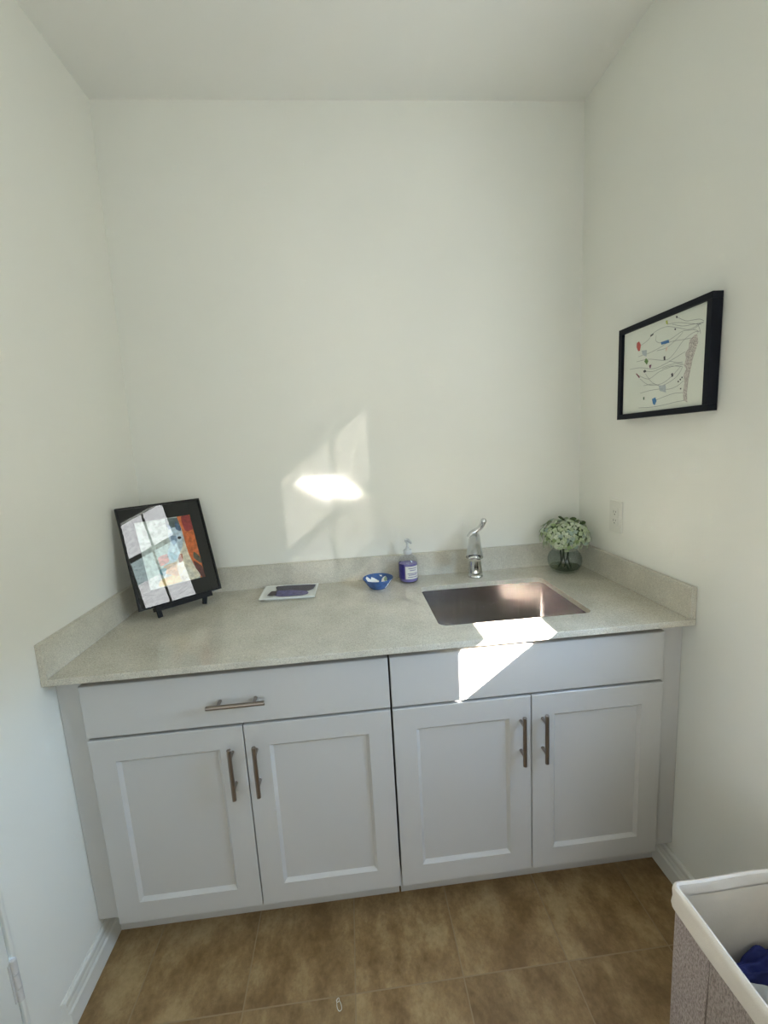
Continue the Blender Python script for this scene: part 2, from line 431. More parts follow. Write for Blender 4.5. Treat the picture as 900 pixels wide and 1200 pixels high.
# unseen glowing panel in a window frame, added behind the camera as fill
w2 = structure(obj('rear_fill_panel', boxes(((RX0, YF - 0.06, RZ0), (RX0 + 0.04, YF - 0.01, RZ1)), ((RX1 - 0.04, YF - 0.06, RZ0), (RX1, YF - 0.01, RZ1)),
    ((RX0 + 0.04, YF - 0.06, RZ0), (RX1 - 0.04, YF - 0.01, RZ0 + 0.04)), ((RX0 + 0.04, YF - 0.06, RZ1 - 0.04), (RX1 - 0.04, YF - 0.01, RZ1)),
    (((RX0 + RX1) / 2 - 0.02, YF - 0.055, RZ0 + 0.04), ((RX0 + RX1) / 2 + 0.02, YF - 0.015, RZ1 - 0.04))), M['trim'], origin=(RX0, YF, RZ0)))
obj('pane', boxes(((RX0 + 0.04, YF - 0.045, RZ0 + 0.04), (RX1 - 0.04, YF - 0.04, RZ1 - 0.04))), M['fill_rear'], w2)  # emissive sheet that gives the added fill light

w3 = structure(obj('side_fill_panel', boxes(((-0.06, LY0, LZ0), (-0.01, LY0 + 0.04, LZ1)), ((-0.06, LY1 - 0.04, LZ0), (-0.01, LY1, LZ1)),
    ((-0.06, LY0 + 0.04, LZ0), (-0.01, LY1 - 0.04, LZ0 + 0.04)), ((-0.06, LY0 + 0.04, LZ1 - 0.04), (-0.01, LY1 - 0.04, LZ1))), M['trim'], origin=(0, LY0, LZ0)))
obj('pane', boxes(((-0.045, LY0 + 0.04, LZ0 + 0.04), (-0.04, LY1 - 0.04, LZ1 - 0.04))), M['fill_side'], w3)  # unseen glowing sheet added to brighten the right wall

# ================================================================== CABINETS
def door_panel(bm, x0, x1, z0, z1, y, th=0.019, fr=0.066, bev=0.009, dep=0.009):
    """Recessed-panel cabinet door; front at y (towards the camera), back at y + th."""
    def ring(a, yy): return [bm.verts.new(p) for p in ((x0 + a, yy, z0 + a), (x1 - a, yy, z0 + a), (x1 - a, yy, z1 - a), (x0 + a, yy, z1 - a))]
    e = 0.0018
    rs = [ring(0, y + th), ring(0, y + e), ring(e, y), ring(fr, y), ring(fr + bev, y + dep)]
    for a, b in zip(rs, rs[1:]):
        for k in range(4): bm.faces.new((a[k], a[(k + 1) % 4], b[(k + 1) % 4], b[k]))
    bm.faces.new(rs[-1]); bm.faces.new(rs[0][::-1])

def slab_front(bm, x0, x1, z0, z1, y, th=0.019):
    e = 0.0018
    def ring(a, yy): return [bm.verts.new(p) for p in ((x0 + a, yy, z0 + a), (x1 - a, yy, z0 + a), (x1 - a, yy, z1 - a), (x0 + a, yy, z1 - a))]
    rs = [ring(0, y + th), ring(0, y + e), ring(e, y)]
    for a, b in zip(rs, rs[1:]):
        for k in range(4): bm.faces.new((a[k], a[(k + 1) % 4], b[(k + 1) % 4], b[k]))
    bm.faces.new(rs[-1]); bm.faces.new(rs[0][::-1])

def handle(parent, c, axis):
    bm = bmesh.new(); c = Vector(c); a = Vector((1, 0, 0)) if axis == 'x' else Vector((0, 0, 1))
    y = Vector((0, YC - 0.031, 0)); c0 = Vector((c.x, 0, c.z))
    tube(bm, [c0 + y - a * 0.0775, c0 + y - a * 0.0768, c0 + y + a * 0.0768, c0 + y + a * 0.0775], [0.0053, 0.006, 0.006, 0.0053], 18)
    for k in (-1, 1):
        p = c0 + a * 0.048 * k
        tube(bm, [p + Vector((0, YC + 0.0005, 0)), p + y + Vector((0, 0.003, 0))], 0.0048, 14)
    o = obj('handle', bm, M['nickel'], parent, smooth=True); o['label'] = 'brushed nickel bar handle'

CY = YC + 0.0195                     # front of the cabinet boxes
def cabinet(name, label, xa, xb, xm, filler, hx):
    t = thing(name, label, 'cabinet', ((xa + xb) / 2, -0.3, 0))
    e = 0.0012
    obj('body', boxes(((xa + 0.001, CY, 0.118), (xa + 0.018, -0.03, 0.8945)), ((xb - 0.018, CY, 0.118), (xb - 0.001, -0.03, 0.8945)), ((xa + 0.018, CY, 0.118), (xb - 0.018, -0.03, 0.136)),
        ((xa + 0.018, -0.045, 0.136), (xb - 0.018, -0.03, 0.8945)), ((xa + 0.018, CY, 0.855), (xb - 0.018, CY + 0.018, 0.8945)), ((xa + 0.018, CY, 0.69), (xb - 0.018, CY + 0.018, 0.735)),
        ((xm - 0.02, CY, 0.136), (xm + 0.02, CY + 0.018, 0.69))), M['carcass'], t)
    obj('toe_kick', boxes(((max(0.0135, min(xa, filler[0])), -0.522, 0), (min(W - 0.0135, max(xb, filler[1])), -0.505, 0.1175))), M['frame_paint'], t)
    f0, f1 = filler
    obj('filler_strip', boxes(((f0, CY, 0.128), (f1, CY + 0.02, 0.8945))), M['frame_paint'], t)
    for i, (a, b) in enumerate(((xa, xm), (xm, xb))):
        bm = bmesh.new(); door_panel(bm, a + (0 if i == 0 else 0.0015), b - (0.0015 if i == 0 else 0), ZB, ZDT, YC)
        dr = obj('door', bm, M['cab'], t)
        handle(dr, (hx[i], 0, 0.587), 'z')
    bm = bmesh.new(); slab_front(bm, xa, xb, ZDB, ZT, YC)
    return t, bm
t, bm = cabinet('base_cabinet', 'white base cabinet with one handled drawer above two doors, by the left wall', X0, X2 - 0.0028, X1, (0.0012, X0 - 0.0015), (0.446, 0.5125))
dr = obj('drawer', bm, M['cab'], t); handle(dr, (0.4775, 0, 0.792), 'x')
t, bm = cabinet('sink_cabinet', 'white sink base cabinet with plain handleless front above two doors', X2 + 0.0028, X4, X3, (X4 + 0.0015, W - 0.0012), (1.2775, 1.344))
obj('false_front', bm, M['cab'], t)

# ================================================================== COUNTERTOP, SINK, TAP
SX0, SX1, SY0, SY1 = 1.064, 1.546, -0.5285, -0.160
cx, cy = (SX0 + SX1) / 2, (SY0 + SY1) / 2
ct = thing('countertop', 'speckled grey quartz countertop with low backsplash along three walls', 'countertop', (W / 2, -0.32, CH - CT))
bm = bmesh.new(); plate_with_hole(bm, [(0.0008, -D), (W - 0.0008, -D), (W - 0.0008, -0.0008), (0.0008, -0.0008)], rrect(SX0, SY0, SX1, SY1, 0.028, 8), CH - CT, CH)
obj('slab', bm, M['quartz'], ct, bevel=0.0015)
obj('backsplash', boxes(((BT, -BT, CH), (W - BT, -0.0008, CH + BH))), M['quartz_satin'], ct, bevel=0.0015)
obj('backsplash', boxes(((0.0012, -D + 0.001, CH), (BT - 0.0003, -0.0012, CH + BH))), M['quartz_satin'], ct, bevel=0.0015)
obj('backsplash', boxes(((W - BT + 0.0003, -D + 0.001, CH), (W - 0.0012, -0.0012, CH + BH))), M['quartz_satin'], ct, bevel=0.0015)

sk = thing('sink', 'undermount stainless steel sink basin set in the grey countertop', 'sink', (cx, cy, 0.70))
bm = bmesh.new(); zt = CH - CT - 0.0005
def loop(x0, y0, x1, y1, r, z): return [bm.verts.new((x, y, z)) for x, y in rrect(x0, y0, x1, y1, r, 8)]
g = 0.004; zb = 0.70
ls = [loop(SX0 - 0.02, SY0 - 0.02, SX1 + 0.02, SY1 + 0.02, 0.045, zt), loop(SX0 - g, SY0 - g, SX1 + g, SY1 + g, 0.022, zt), loop(SX0 - g, SY0 - g, SX1 + g, SY1 + g, 0.022, zb + 0.012)]
for k in range(1, 5):
    a = PI / 2 * k / 4; dd = 0.012 * (1 - math.cos(a)); ls.append(loop(SX0 - g + dd, SY0 - g + dd, SX1 + g - dd, SY1 + g - dd, 0.022, zb + 0.012 - 0.012 * math.sin(a)))
for a, b in zip(ls, ls[1:]):
    for k in range(len(a)): bm.faces.new((a[k], a[(k + 1) % len(a)], b[(k + 1) % len(a)], b[k]))
bm.faces.new(ls[-1])
so = obj('basin', bm, M['steel'], sk, smooth=True, angle=50)
md = so.modifiers.new('sheet', 'SOLIDIFY'); md.thickness = 0.0012; md.offset = 1
bm = bmesh.new(); lathe(bm, [(0, 0.0012), (0.028, 0.0012), (0.034, 0.003), (0.043, 0.003), (0.045, 0.0006), (0.045, 0.0002), (0, 0.0002)], (cx, cy + 0.03, zb), 40)
obj('drain', bm, M['chrome'], sk, smooth=True)

# tap
FX, FY = 1.305, -0.092
tp = thing('kitchen_faucet', 'chrome single lever faucet with short thick spout, standing behind the sink', 'faucet', (FX, FY, CH))
bm = bmesh.new(); lathe(bm, [(0, 0), (0.0285, 0), (0.0295, 0.002), (0.0295, 0.008), (0.0275, 0.0105), (0.0272, 0.013), (0.0285, 0.016), (0.0272, 0.022), (0.0255, 0.045), (0.0238, 0.075), (0.0232, 0.10), (0.0232, 0.145), (0, 0.145)], (FX, FY, CH), 48)
obj('base', bm, M['chrome'], tp, smooth=True)
dv = Vector((-0.30, -0.95, 0)).normalized()
P0 = Vector((FX, FY, CH + 0.145))
bm = bmesh.new()
path = spline([P0 + dv * -0.006 + Vector((0, 0, 0.013)), P0 + dv * 0.016 + Vector((0, 0, 0.012)), P0 + dv * 0.045 + Vector((0, 0, 0.007)), P0 + dv * 0.072 + Vector((0, 0, -0.006)), P0 + dv * 0.090 + Vector((0, 0, -0.022)), P0 + dv * 0.100 + Vector((0, 0, -0.036))], 6)
nn = len(path); rr = [0.0215 + 0.0110 * (i / (nn - 1)) ** 1.7 for i in range(nn)]
tube(bm, [path[0] - (path[1] - path[0]) * 0.8] + path + [path[-1] + (path[-1] - path[-2]) * 0.25, path[-1] + (path[-1] - path[-2]) * 0.34], [0.012] + rr + [rr[-1] * 1.0, rr[-1] * 0.88], 36)
obj('spout', bm, M['chrome_satin'], tp, smooth=True)
tip = path[-1]; td = (path[-1] - path[-2]).normalized()
bm = bmesh.new(); tube(bm, [tip + td * 0.003, tip + td * 0.012, tip + td * 0.014], [0.0235, 0.0235, 0.019], 32); tube(bm, [tip + td * 0.012, tip + td * 0.0146], [0.015, 0.015], 24)
obj('aerator', bm, M['chrome'], tp, smooth=True)
bm = bmesh.new(); lathe(bm, [(0.0232, 0.145), (0.0236, 0.150), (0.0236, 0.163), (0.0222, 0.172), (0.0175, 0.181), (0.009, 0.186), (0, 0.187)], (FX - 0.002, FY, CH), 48)
obj('cap', bm, M['chrome'], tp, smooth=True)
bm = bmesh.new()
path = spline([(FX - 0.020, FY + 0.002, CH + 0.163), (FX - 0.010, FY - 0.001, CH + 0.180), (FX + 0.006, FY - 0.006, CH + 0.192), (FX + 0.020, FY - 0.012, CH + 0.204), (FX + 0.028, FY - 0.018, CH + 0.219), (FX + 0.031, FY - 0.024, CH + 0.232)], 6)
nn = len(path); tube(bm, path, [0.0135 - 0.004 * min(1, i / (nn * 0.45)) + 0.0022 * max(0, (i / (nn - 1) - 0.5) / 0.5) for i in range(nn)], 24)
e = path[-1]; dd = (path[-1] - path[-2]).normalized()
tube(bm, [e, e + dd * 0.004, e + dd * 0.008, e + dd * 0.0105], [0.0117, 0.0108, 0.0075, 0.002], 24)
obj('lever', bm, M['chrome'], tp, smooth=True)

# ================================================================== FRAMED PAINTING ON AN EASEL
PB = Vector((0.2047, -0.2009, 0.9557)); yaw, tilt, PW, PH, roll = 0.7215, 0.3029, 0.2874, 0.359, 0.0018
u_ = Vector((math.cos(yaw), math.sin(yaw), 0)); n0 = Vector((math.sin(yaw), -math.cos(yaw), 0))
up_ = Vector((0, 0, 1)) * math.cos(tilt) - n0 * math.sin(tilt)
pu = u_ * math.cos(roll) + up_ * math.sin(roll); pv = up_ * math.cos(roll) - u_ * math.sin(roll); pn = pu.cross(pv)
def PP(u, v, n=0.0): return PB + pu * u + pv * v + pn * n
pa = thing('framed_painting', 'black framed painting of a white horse on orange, glazed, leaning on the easel', 'picture', PB)
def pbox(bm, u0, u1, v0, v1, n0_, n1_, mi=0):
    box(bm, (u0, v0, n0_), (u1, v1, n1_), mi, f=lambda c: PP(*c))
hw = PW / 2; b = 0.0062
bm = bmesh.new()
pbox(bm, -hw, hw, 0, b, -0.014, 0); pbox(bm, -hw, hw, PH - b, PH, -0.014, 0); pbox(bm, -hw, -hw + b, b, PH - b, -0.014, 0); pbox(bm, hw - b, hw, b, PH - b, -0.014, 0)
obj('frame', bm, M['black'], pa, bevel=0.0008)
bm = bmesh.new(); pbox(bm, -hw + b, hw - b, b, PH - b, -0.0125, -0.0115); obj('backing_board', bm, M['carcass'], pa)
bm = bmesh.new(); R0 = (-0.0945, 0.0605, 0.098, 0.302)
pbox(bm, -hw + b, R0[0], b, PH - b, -0.0112, -0.008); pbox(bm, R0[2], hw - b, b, PH - b, -0.0112, -0.008); pbox(bm, R0[0], R0[2], b, R0[1], -0.0112, -0.008); pbox(bm, R0[0], R0[2], R0[3], PH - b, -0.0112, -0.008)
obj('mat_board', bm, M['mat_black'], pa)
cols = {'ground': (196, 208, 204), 'red_orange': (206, 104, 40), 'crimson': (150, 38, 40), 'olive': (84, 80, 58), 'maroon': (92, 34, 30), 'slate': (92, 108, 112), 'cream': (222, 216, 196), 'pale_blue': (196, 214, 226),
        'ear1': (72, 104, 140), 'ear2': (110, 140, 165), 'blue': (136, 162, 190), 'blue2': (158, 190, 206), 'eye': (24, 30, 44), 'tan': (206, 156, 92), 'pink': (222, 150, 140), 'yellow': (226, 200, 140), 'grey_white': (212, 210, 196), 'rust': (172, 96, 66), 'teal': (110, 152, 166)}
def brush(name, c):
    s = Mat('paint_' + name); nz = s.noise(70, 5, 0.65); l = srgb(*c)
    lo = tuple(v * 0.62 for v in l[:3]) + (1,); hi = tuple(min(1, v * 1.25 + 0.03) for v in l[:3]) + (1,)
    s.base(s.ramp(nz.outputs['Fac'], [(0.32, lo), (0.5, l), (0.7, hi)]).outputs['Color'], 0.75); return s.m
HORSE = {
 'slate':[(0.0087, 0.302), (0.0515, 0.2978), (0.055, 0.2601), (0.033, 0.2609), (0.0059, 0.269)],
 'red_orange':[(0.0500, 0.302), (0.098, 0.302), (0.098, 0.0605), (0.0806, 0.0605), (0.0586, 0.1602), (0.0564, 0.2556)],
 'crimson':[(0.0649, 0.2995), (0.0963, 0.299), (0.0965, 0.2457), (0.0666, 0.2458)],
 'olive':[(0.0791, 0.1609), (0.0965, 0.1386), (0.0965, 0.1122), (0.0736, 0.1383)],
 'maroon':[(0.0711, 0.1283), (0.0965, 0.0987), (0.0972, 0.062), (0.0859, 0.0615), (0.0717, 0.0992)],
 'yellow':[(-0.0521, 0.0877), (0.0158, 0.0951), (0.0232, 0.0649), (-0.0622, 0.0633)],
 'tan':[(-0.0325, 0.1327), (0.0233, 0.137), (0.0279, 0.1049), (0.0135, 0.0855), (-0.0363, 0.106)],
 'teal':[(-0.0483, 0.1241), (-0.0276, 0.1239), (-0.0385, 0.0966), (-0.0516, 0.11)],
 'pink':[(-0.0457, 0.166), (-0.0118, 0.1719), (-0.0134, 0.1448), (-0.0438, 0.134)],
 'cream':[(0.0521, 0.2247), (0.0575, 0.1867), (0.0598, 0.1546), (0.0669, 0.1109), (0.0815, 0.066), (0.0152, 0.062), (0.0083, 0.115), (0.0152, 0.1441), (0.035, 0.1759)],
 'grey_white':[(0.0267, 0.1104), (0.0549, 0.1033), (0.0614, 0.0677), (0.0255, 0.0643)],
 'rust':[(0.021, 0.1583), (0.0367, 0.1625), (0.0332, 0.1373), (0.0198, 0.1327)],
 'ear2':[(0.0086, 0.2809), (0.0146, 0.2757), (0.026, 0.2622), (0.0124, 0.2559)],
 'pale_blue':[(0.0101, 0.2563), (0.0236, 0.2626), (0.036, 0.2635), (0.0522, 0.2484), (0.0534, 0.2218), (0.048, 0.1993), (0.0399, 0.18), (0.0274, 0.1646), (0.0184, 0.1475), (-0.0005, 0.1386), (-0.0111, 0.1503), (-0.0135, 0.1687), (-0.0053, 0.1899), (0.0052, 0.2082), (0.0049, 0.234)],
 'ear1':[(0.0384, 0.2841), (0.0448, 0.2799), (0.0552, 0.2548), (0.0492, 0.2464), (0.0359, 0.2567)],
 'blue':[(0.0127, 0.2325), (0.0309, 0.2315), (0.03, 0.2108), (0.0158, 0.1982), (0.0109, 0.2121)],
 'blue2':[(-0.0092, 0.1728), (-0.0007, 0.1786), (0.0187, 0.1588), (0.0106, 0.1452), (-0.0024, 0.1508)],
 'eye':[(0.0341, 0.2241), (0.0399, 0.2277), (0.0467, 0.2253), (0.0468, 0.2195), (0.0402, 0.2166), (0.0349, 0.2192)]}
def soften(p, n=4):
    m = len(p); out = []
    for i in range(m):
        a, b_, c, d_ = [Vector(p[(i + k) % m]) for k in (-1, 0, 1, 2)]
        for k in range(n):
            t = k / n
            cr = 0.5 * ((2 * b_) + (c - a) * t + (2 * a - 5 * b_ + 4 * c - d_) * t * t + (3 * b_ - a - 3 * c + d_) * t ** 3)
            out.append(tuple(cr * 0.6 + b_.lerp(c, t) * 0.4))
    return out
bm = bmesh.new(); mats = [brush('ground', cols['ground'])]
bm.faces.new([bm.verts.new(PP(x, y, -0.0102)) for x, y in ((R0[0], R0[1]), (R0[2], R0[1]), (R0[2], R0[3]), (R0[0], R0[3]))])
for i, (k, pl) in enumerate(HORSE.items()):
    mats.append(brush(k, cols[k]))
    pl = pl if k in ('red_orange', 'slate') else soften(pl)
    f = bm.faces.new([bm.verts.new(PP(x, y, -0.0101 + 0.00011 * i)) for x, y in pl]); f.material_index = i + 1
obj('painting', bm, mats, pa)
bm = bmesh.new(); pbox(bm, -hw + b, hw - b, b, PH - b, -0.0075, -0.0058); obj('glass', bm, M['clear_front'], pa)

es = thing('tabletop_easel', 'small black wooden tabletop easel holding the horse painting', 'easel', (0.205, -0.225, CH))
bm = bmesh.new(); pbox(bm, -0.0985, 0.099, -0.0155, -0.0012, -0.020, 0.014); pbox(bm, -0.0985, 0.099, -0.0012, 0.006, 0.0015, 0.014); 
for k in range(7): pbox(bm, -0.075 + 0.022 * k, -0.060 + 0.022 * k, -0.011, -0.004, 0.014, 0.0155)
obj('ledge', bm, M['easel'], es, bevel=0.0012)
def bar(a, b_, w, th, nrm):
    bm = bmesh.new(); a = Vector(a); b_ = Vector(b_); d_ = (b_ - a).normalized(); nr = Vector(nrm); s_ = d_.cross(nr).normalized(); nr = s_.cross(d_).normalized()
    vs = [[bm.verts.new(p + s_ * i * w / 2 + nr * j * th / 2) for i, j in ((-1, -1), (1, -1), (1, 1), (-1, 1))] for p in (a, b_)]
    for k in range(4): bm.faces.new((vs[0][k], vs[0][(k + 1) % 4], vs[1][(k + 1) % 4], vs[1][k]))
    bm.faces.new(vs[0][::-1]); bm.faces.new(vs[1]); return bm
for sgn, foot in ((-1, (0.1445, -0.2585, CH + 0.003)), (1, (0.2590, -0.1545, CH + 0.003))):
    top = PP(sgn * 0.082 - 0.004, -0.006, -0.004)
    bm = bar(foot, top, 0.015, 0.011, pn)
    obj('foot', bm, M['easel'], es, bevel=0.001)
    obj('upright', bar(PP(sgn * 0.078, -0.004, -0.0205), PP(sgn * 0.02, 0.24, -0.0205), 0.012, 0.008, pn), M['easel'], es, bevel=0.001)
obj('crosspiece', bar(PP(-0.035, 0.215, -0.0285), PP(0.035, 0.215, -0.0285), 0.018, 0.007, pn), M['easel'], es, bevel=0.001)
lt = PP(0, 0.205, -0.034)
obj('rear_leg', bar(lt, lt - n0 * 0.018 + Vector((0, 0, CH + 0.0025 - lt.z)), 0.012, 0.008, n0), M['easel'], es, bevel=0.001)

# ================================================================== WALL PICTURE
wp = thing('framed_drawing', 'dark framed line drawing with small coloured shapes, hanging on the right wall', 'picture', (W, -0.478, 1.646))
FY0, FY1, FZ0, FZ1, fd, fb = -0.667, -0.289, 1.4995, 1.7935, 0.0295, 0.017
gx = W + 0.0005   # wall face near this height
bm = boxes(((gx - fd, FY0, FZ0), (gx, FY1, FZ0 + fb)), ((gx - fd, FY0, FZ1 - fb), (gx, FY1, FZ1)), ((gx - fd, FY0, FZ0 + fb), (gx, FY0 + fb, FZ1 - fb)), ((gx - fd, FY1 - fb, FZ0 + fb), (gx, FY1, FZ1 - fb)))
obj('frame', bm, M['navy_frame'], wp, bevel=0.001)
px = gx - 0.0195
bm = boxes(((px, FY0 + fb, FZ0 + fb), (px + 0.003, FY1 - fb, FZ1 - fb)))
inkc = {'ink': (128, 132, 130), 'red': (196, 84, 74), 'blue_a': (44, 104, 164), 'blue_b': (48, 116, 172), 'green': (92, 132, 60), 'maroon': (120, 56, 70), 'black': (48, 46, 52), 'lime': (176, 186, 90), 'grey': (176, 186, 188), 'face': (196, 190, 182), 'purple': (104, 56, 84), 'peach': (222, 196, 180), 'green_b': (80, 110, 84)}
inkm = {k: paint('ink_' + k, srgb(*v), 0.8, 0.15, 150) for k, v in inkc.items()}
s = Mat('ink_hatching'); nz = s.noise(420, 2, 0.8)
s.base(s.ramp(nz.outputs['Fac'], [(0.42, srgb(120, 112, 106)), (0.56, srgb(226, 220, 210))]).outputs['Color'], 0.8); inkm['face'] = s.m
wd = obj('paper', bm, M['paper'], wp)
STRINGS = [
  [(-0.3887, 1.7234), (-0.4234, 1.7333), (-0.445, 1.7479), (-0.4943, 1.7521), (-0.5412, 1.7375), (-0.585, 1.7217), (-0.619, 1.7279), (-0.6327, 1.7284)],
  [(-0.4565, 1.7377), (-0.4575, 1.7203), (-0.49, 1.708), (-0.5233, 1.7144), (-0.5608, 1.7234), (-0.5969, 1.7186), (-0.6245, 1.7286)],
  [(-0.3781, 1.6919), (-0.4255, 1.6926), (-0.4695, 1.6981), (-0.5105, 1.7057), (-0.5622, 1.7006), (-0.5924, 1.6978)],
  [(-0.3706, 1.6776), (-0.4264, 1.6747), (-0.4998, 1.658), (-0.5324, 1.6704), (-0.5625, 1.696), (-0.5975, 1.7098), (-0.6203, 1.7083)],
  [(-0.3375, 1.6595), (-0.388, 1.656), (-0.4507, 1.6425), (-0.5003, 1.6483), (-0.5333, 1.6563), (-0.5735, 1.6664)],
  [(-0.4127, 1.6414), (-0.4511, 1.6349), (-0.5008, 1.641), (-0.5407, 1.6408), (-0.5662, 1.6361)],
  [(-0.381, 1.6335), (-0.4295, 1.6155), (-0.4734, 1.6287), (-0.5214, 1.6349), (-0.5695, 1.6332)],
  [(-0.4131, 1.6336), (-0.4454, 1.603), (-0.4828, 1.5877), (-0.5172, 1.5926), (-0.5492, 1.6067), (-0.5668, 1.6268)],
  [(-0.3897, 1.6216), (-0.4305, 1.5974), (-0.4825, 1.5926), (-0.5231, 1.6061), (-0.5604, 1.6303)],
  [(-0.392, 1.5763), (-0.4314, 1.5793), (-0.4762, 1.5786), (-0.5183, 1.5731), (-0.5509, 1.5783), (-0.5723, 1.5892)],
  [(-0.4633, 1.5474), (-0.4989, 1.5535), (-0.5392, 1.5585), (-0.5774, 1.5562)],
  [(-0.3859, 1.5314), (-0.4494, 1.5283), (-0.5071, 1.5305), (-0.5472, 1.5338), (-0.5849, 1.5346)],
  [(-0.5395, 1.7652), (-0.5714, 1.7474), (-0.5953, 1.743), (-0.6183, 1.7388), (-0.6326, 1.7306)],
  [(-0.521, 1.752), (-0.5599, 1.7371), (-0.596, 1.7319), (-0.6301, 1.727)],
  [(-0.4627, 1.6922), (-0.4978, 1.6919), (-0.5304, 1.7034), (-0.5551, 1.7158), (-0.5609, 1.7211)],
  [(-0.407, 1.5981), (-0.4532, 1.5968), (-0.483, 1.5852)],
  [(-0.5136, 1.653), (-0.547, 1.642), (-0.566, 1.6407)],
  [(-0.4871, 1.6361), (-0.5212, 1.6373), (-0.5668, 1.6278)],
  [(-0.5008, 1.7574), (-0.5403, 1.7514), (-0.584, 1.7373), (-0.6248, 1.7242)],
  [(-0.6134, 1.7273), (-0.62, 1.7127), (-0.6236, 1.7011)],
  [(-0.5969, 1.7186), (-0.6146, 1.7098), (-0.6096, 1.7002)] ,
]
MARKS = {
 'red':[(-0.3694, 1.7356), (-0.3799, 1.7383), (-0.3886, 1.726), (-0.3854, 1.7086), (-0.3773, 1.7088), (-0.3684, 1.7227)],
 'blue_a':[(-0.4772, 1.7134), (-0.5088, 1.7132), (-0.512, 1.7039), (-0.4797, 1.7055)],
 'green':[(-0.4072, 1.6717), (-0.4146, 1.6805), (-0.4267, 1.6695), (-0.4196, 1.6592)],
 'blue_b':[(-0.4481, 1.5526), (-0.4628, 1.5561), (-0.4686, 1.5443), (-0.4604, 1.5325), (-0.4526, 1.5383)],
 'maroon':[(-0.3682, 1.6409), (-0.374, 1.641), (-0.3895, 1.6269), (-0.3855, 1.6243)],
 'black_a':[(-0.4031, 1.643), (-0.4124, 1.6466), (-0.419, 1.6393), (-0.409, 1.6368)],
 'lime':[(-0.4934, 1.7688), (-0.5015, 1.7685), (-0.5035, 1.7576), (-0.4967, 1.7585)],
 'grey_a':[(-0.3935, 1.7069), (-0.4172, 1.7044), (-0.4167, 1.6842), (-0.3982, 1.693)],
 'grey_b':[(-0.4756, 1.5886), (-0.5039, 1.5872), (-0.5065, 1.5649), (-0.4801, 1.5731)],
 'dark_a':[(-0.4908, 1.6694), (-0.4977, 1.6699), (-0.499, 1.6591), (-0.4922, 1.6585)],
 'dark_b':[(-0.5239, 1.6155), (-0.531, 1.6171), (-0.533, 1.6069), (-0.5265, 1.6055)],
 'dot1':[(-0.5501, 1.5916), (-0.5552, 1.5917), (-0.5555, 1.587), (-0.551, 1.5872)],
 'dot2':[(-0.5575, 1.5961), (-0.5625, 1.5962), (-0.5628, 1.5915), (-0.5584, 1.5917)],
 'dot3':[(-0.5635, 1.6007), (-0.5684, 1.6008), (-0.5687, 1.5962), (-0.5644, 1.5964)],
 'dot4':[(-0.5603, 1.5705), (-0.5653, 1.5707), (-0.5656, 1.5665), (-0.5612, 1.5666)],
 'black_b':[(-0.4304, 1.7441), (-0.4436, 1.7472), (-0.4453, 1.7429), (-0.4321, 1.7392)],
 'black_c':[(-0.5328, 1.7707), (-0.5392, 1.7698), (-0.5396, 1.7638), (-0.5345, 1.7644)],
 'black_d':[(-0.5296, 1.7382), (-0.5354, 1.7381), (-0.5351, 1.7327), (-0.5306, 1.7334)],
 'purple':[(-0.4297, 1.6563), (-0.441, 1.6568), (-0.4371, 1.6459), (-0.4324, 1.6477)],
 'peach':[(-0.4978, 1.6919), (-0.5058, 1.6949), (-0.5048, 1.688), (-0.4998, 1.681)],
 'green_b':[(-0.4072, 1.5623), (-0.4135, 1.5637), (-0.414, 1.5542), (-0.4084, 1.5538)],
}
FACE = [(-0.6048, 1.7036), (-0.6123, 1.7026), (-0.6175, 1.6832), (-0.6118, 1.6671), (-0.6018, 1.6428), (-0.5965, 1.6171), (-0.5904, 1.591), (-0.5867, 1.5551), (-0.5902, 1.528), (-0.5756, 1.5355), (-0.5725, 1.5568), (-0.5757, 1.5841), (-0.5714, 1.6031), (-0.5795, 1.62), (-0.5715, 1.6306), (-0.5778, 1.6475), (-0.5738, 1.6619), (-0.5852, 1.6729), (-0.5869, 1.6925)]
names = list(inkm); bm = bmesh.new(); xi = px - 0.0004
for l in STRINGS:
    pts = spline([(xi, y, z) for y, z in l], 6)
    ring = []
    for i, p in enumerate(pts):
        a = pts[max(0, i - 1)]; c = pts[min(len(pts) - 1, i + 1)]; t_ = (c - a).normalized(); nn_ = Vector((0, -t_.z, t_.y)) * 0.00055
        ring.append((bm.verts.new(p + nn_), bm.verts.new(p - nn_)))
    for a, c in zip(ring, ring[1:]):
        f = bm.faces.new((a[0], a[1], c[1], c[0])); f.material_index = names.index('ink')
for k, pl in list(MARKS.items()) + [('face', FACE)]:
    key = k if k in inkm else ('grey' if k.startswith('grey') else 'black')
    f = bm.faces.new([bm.verts.new((xi - 0.0002, y, z)) for y, z in pl]); f.material_index = names.index(key)
obj('drawing', bm, [inkm[k] for k in names], wd)
obj('glass', boxes(((px - 0.0042, FY0 + fb, FZ0 + fb), (px - 0.0026, FY1 - fb, FZ1 - fb))), M['clear'], wp)

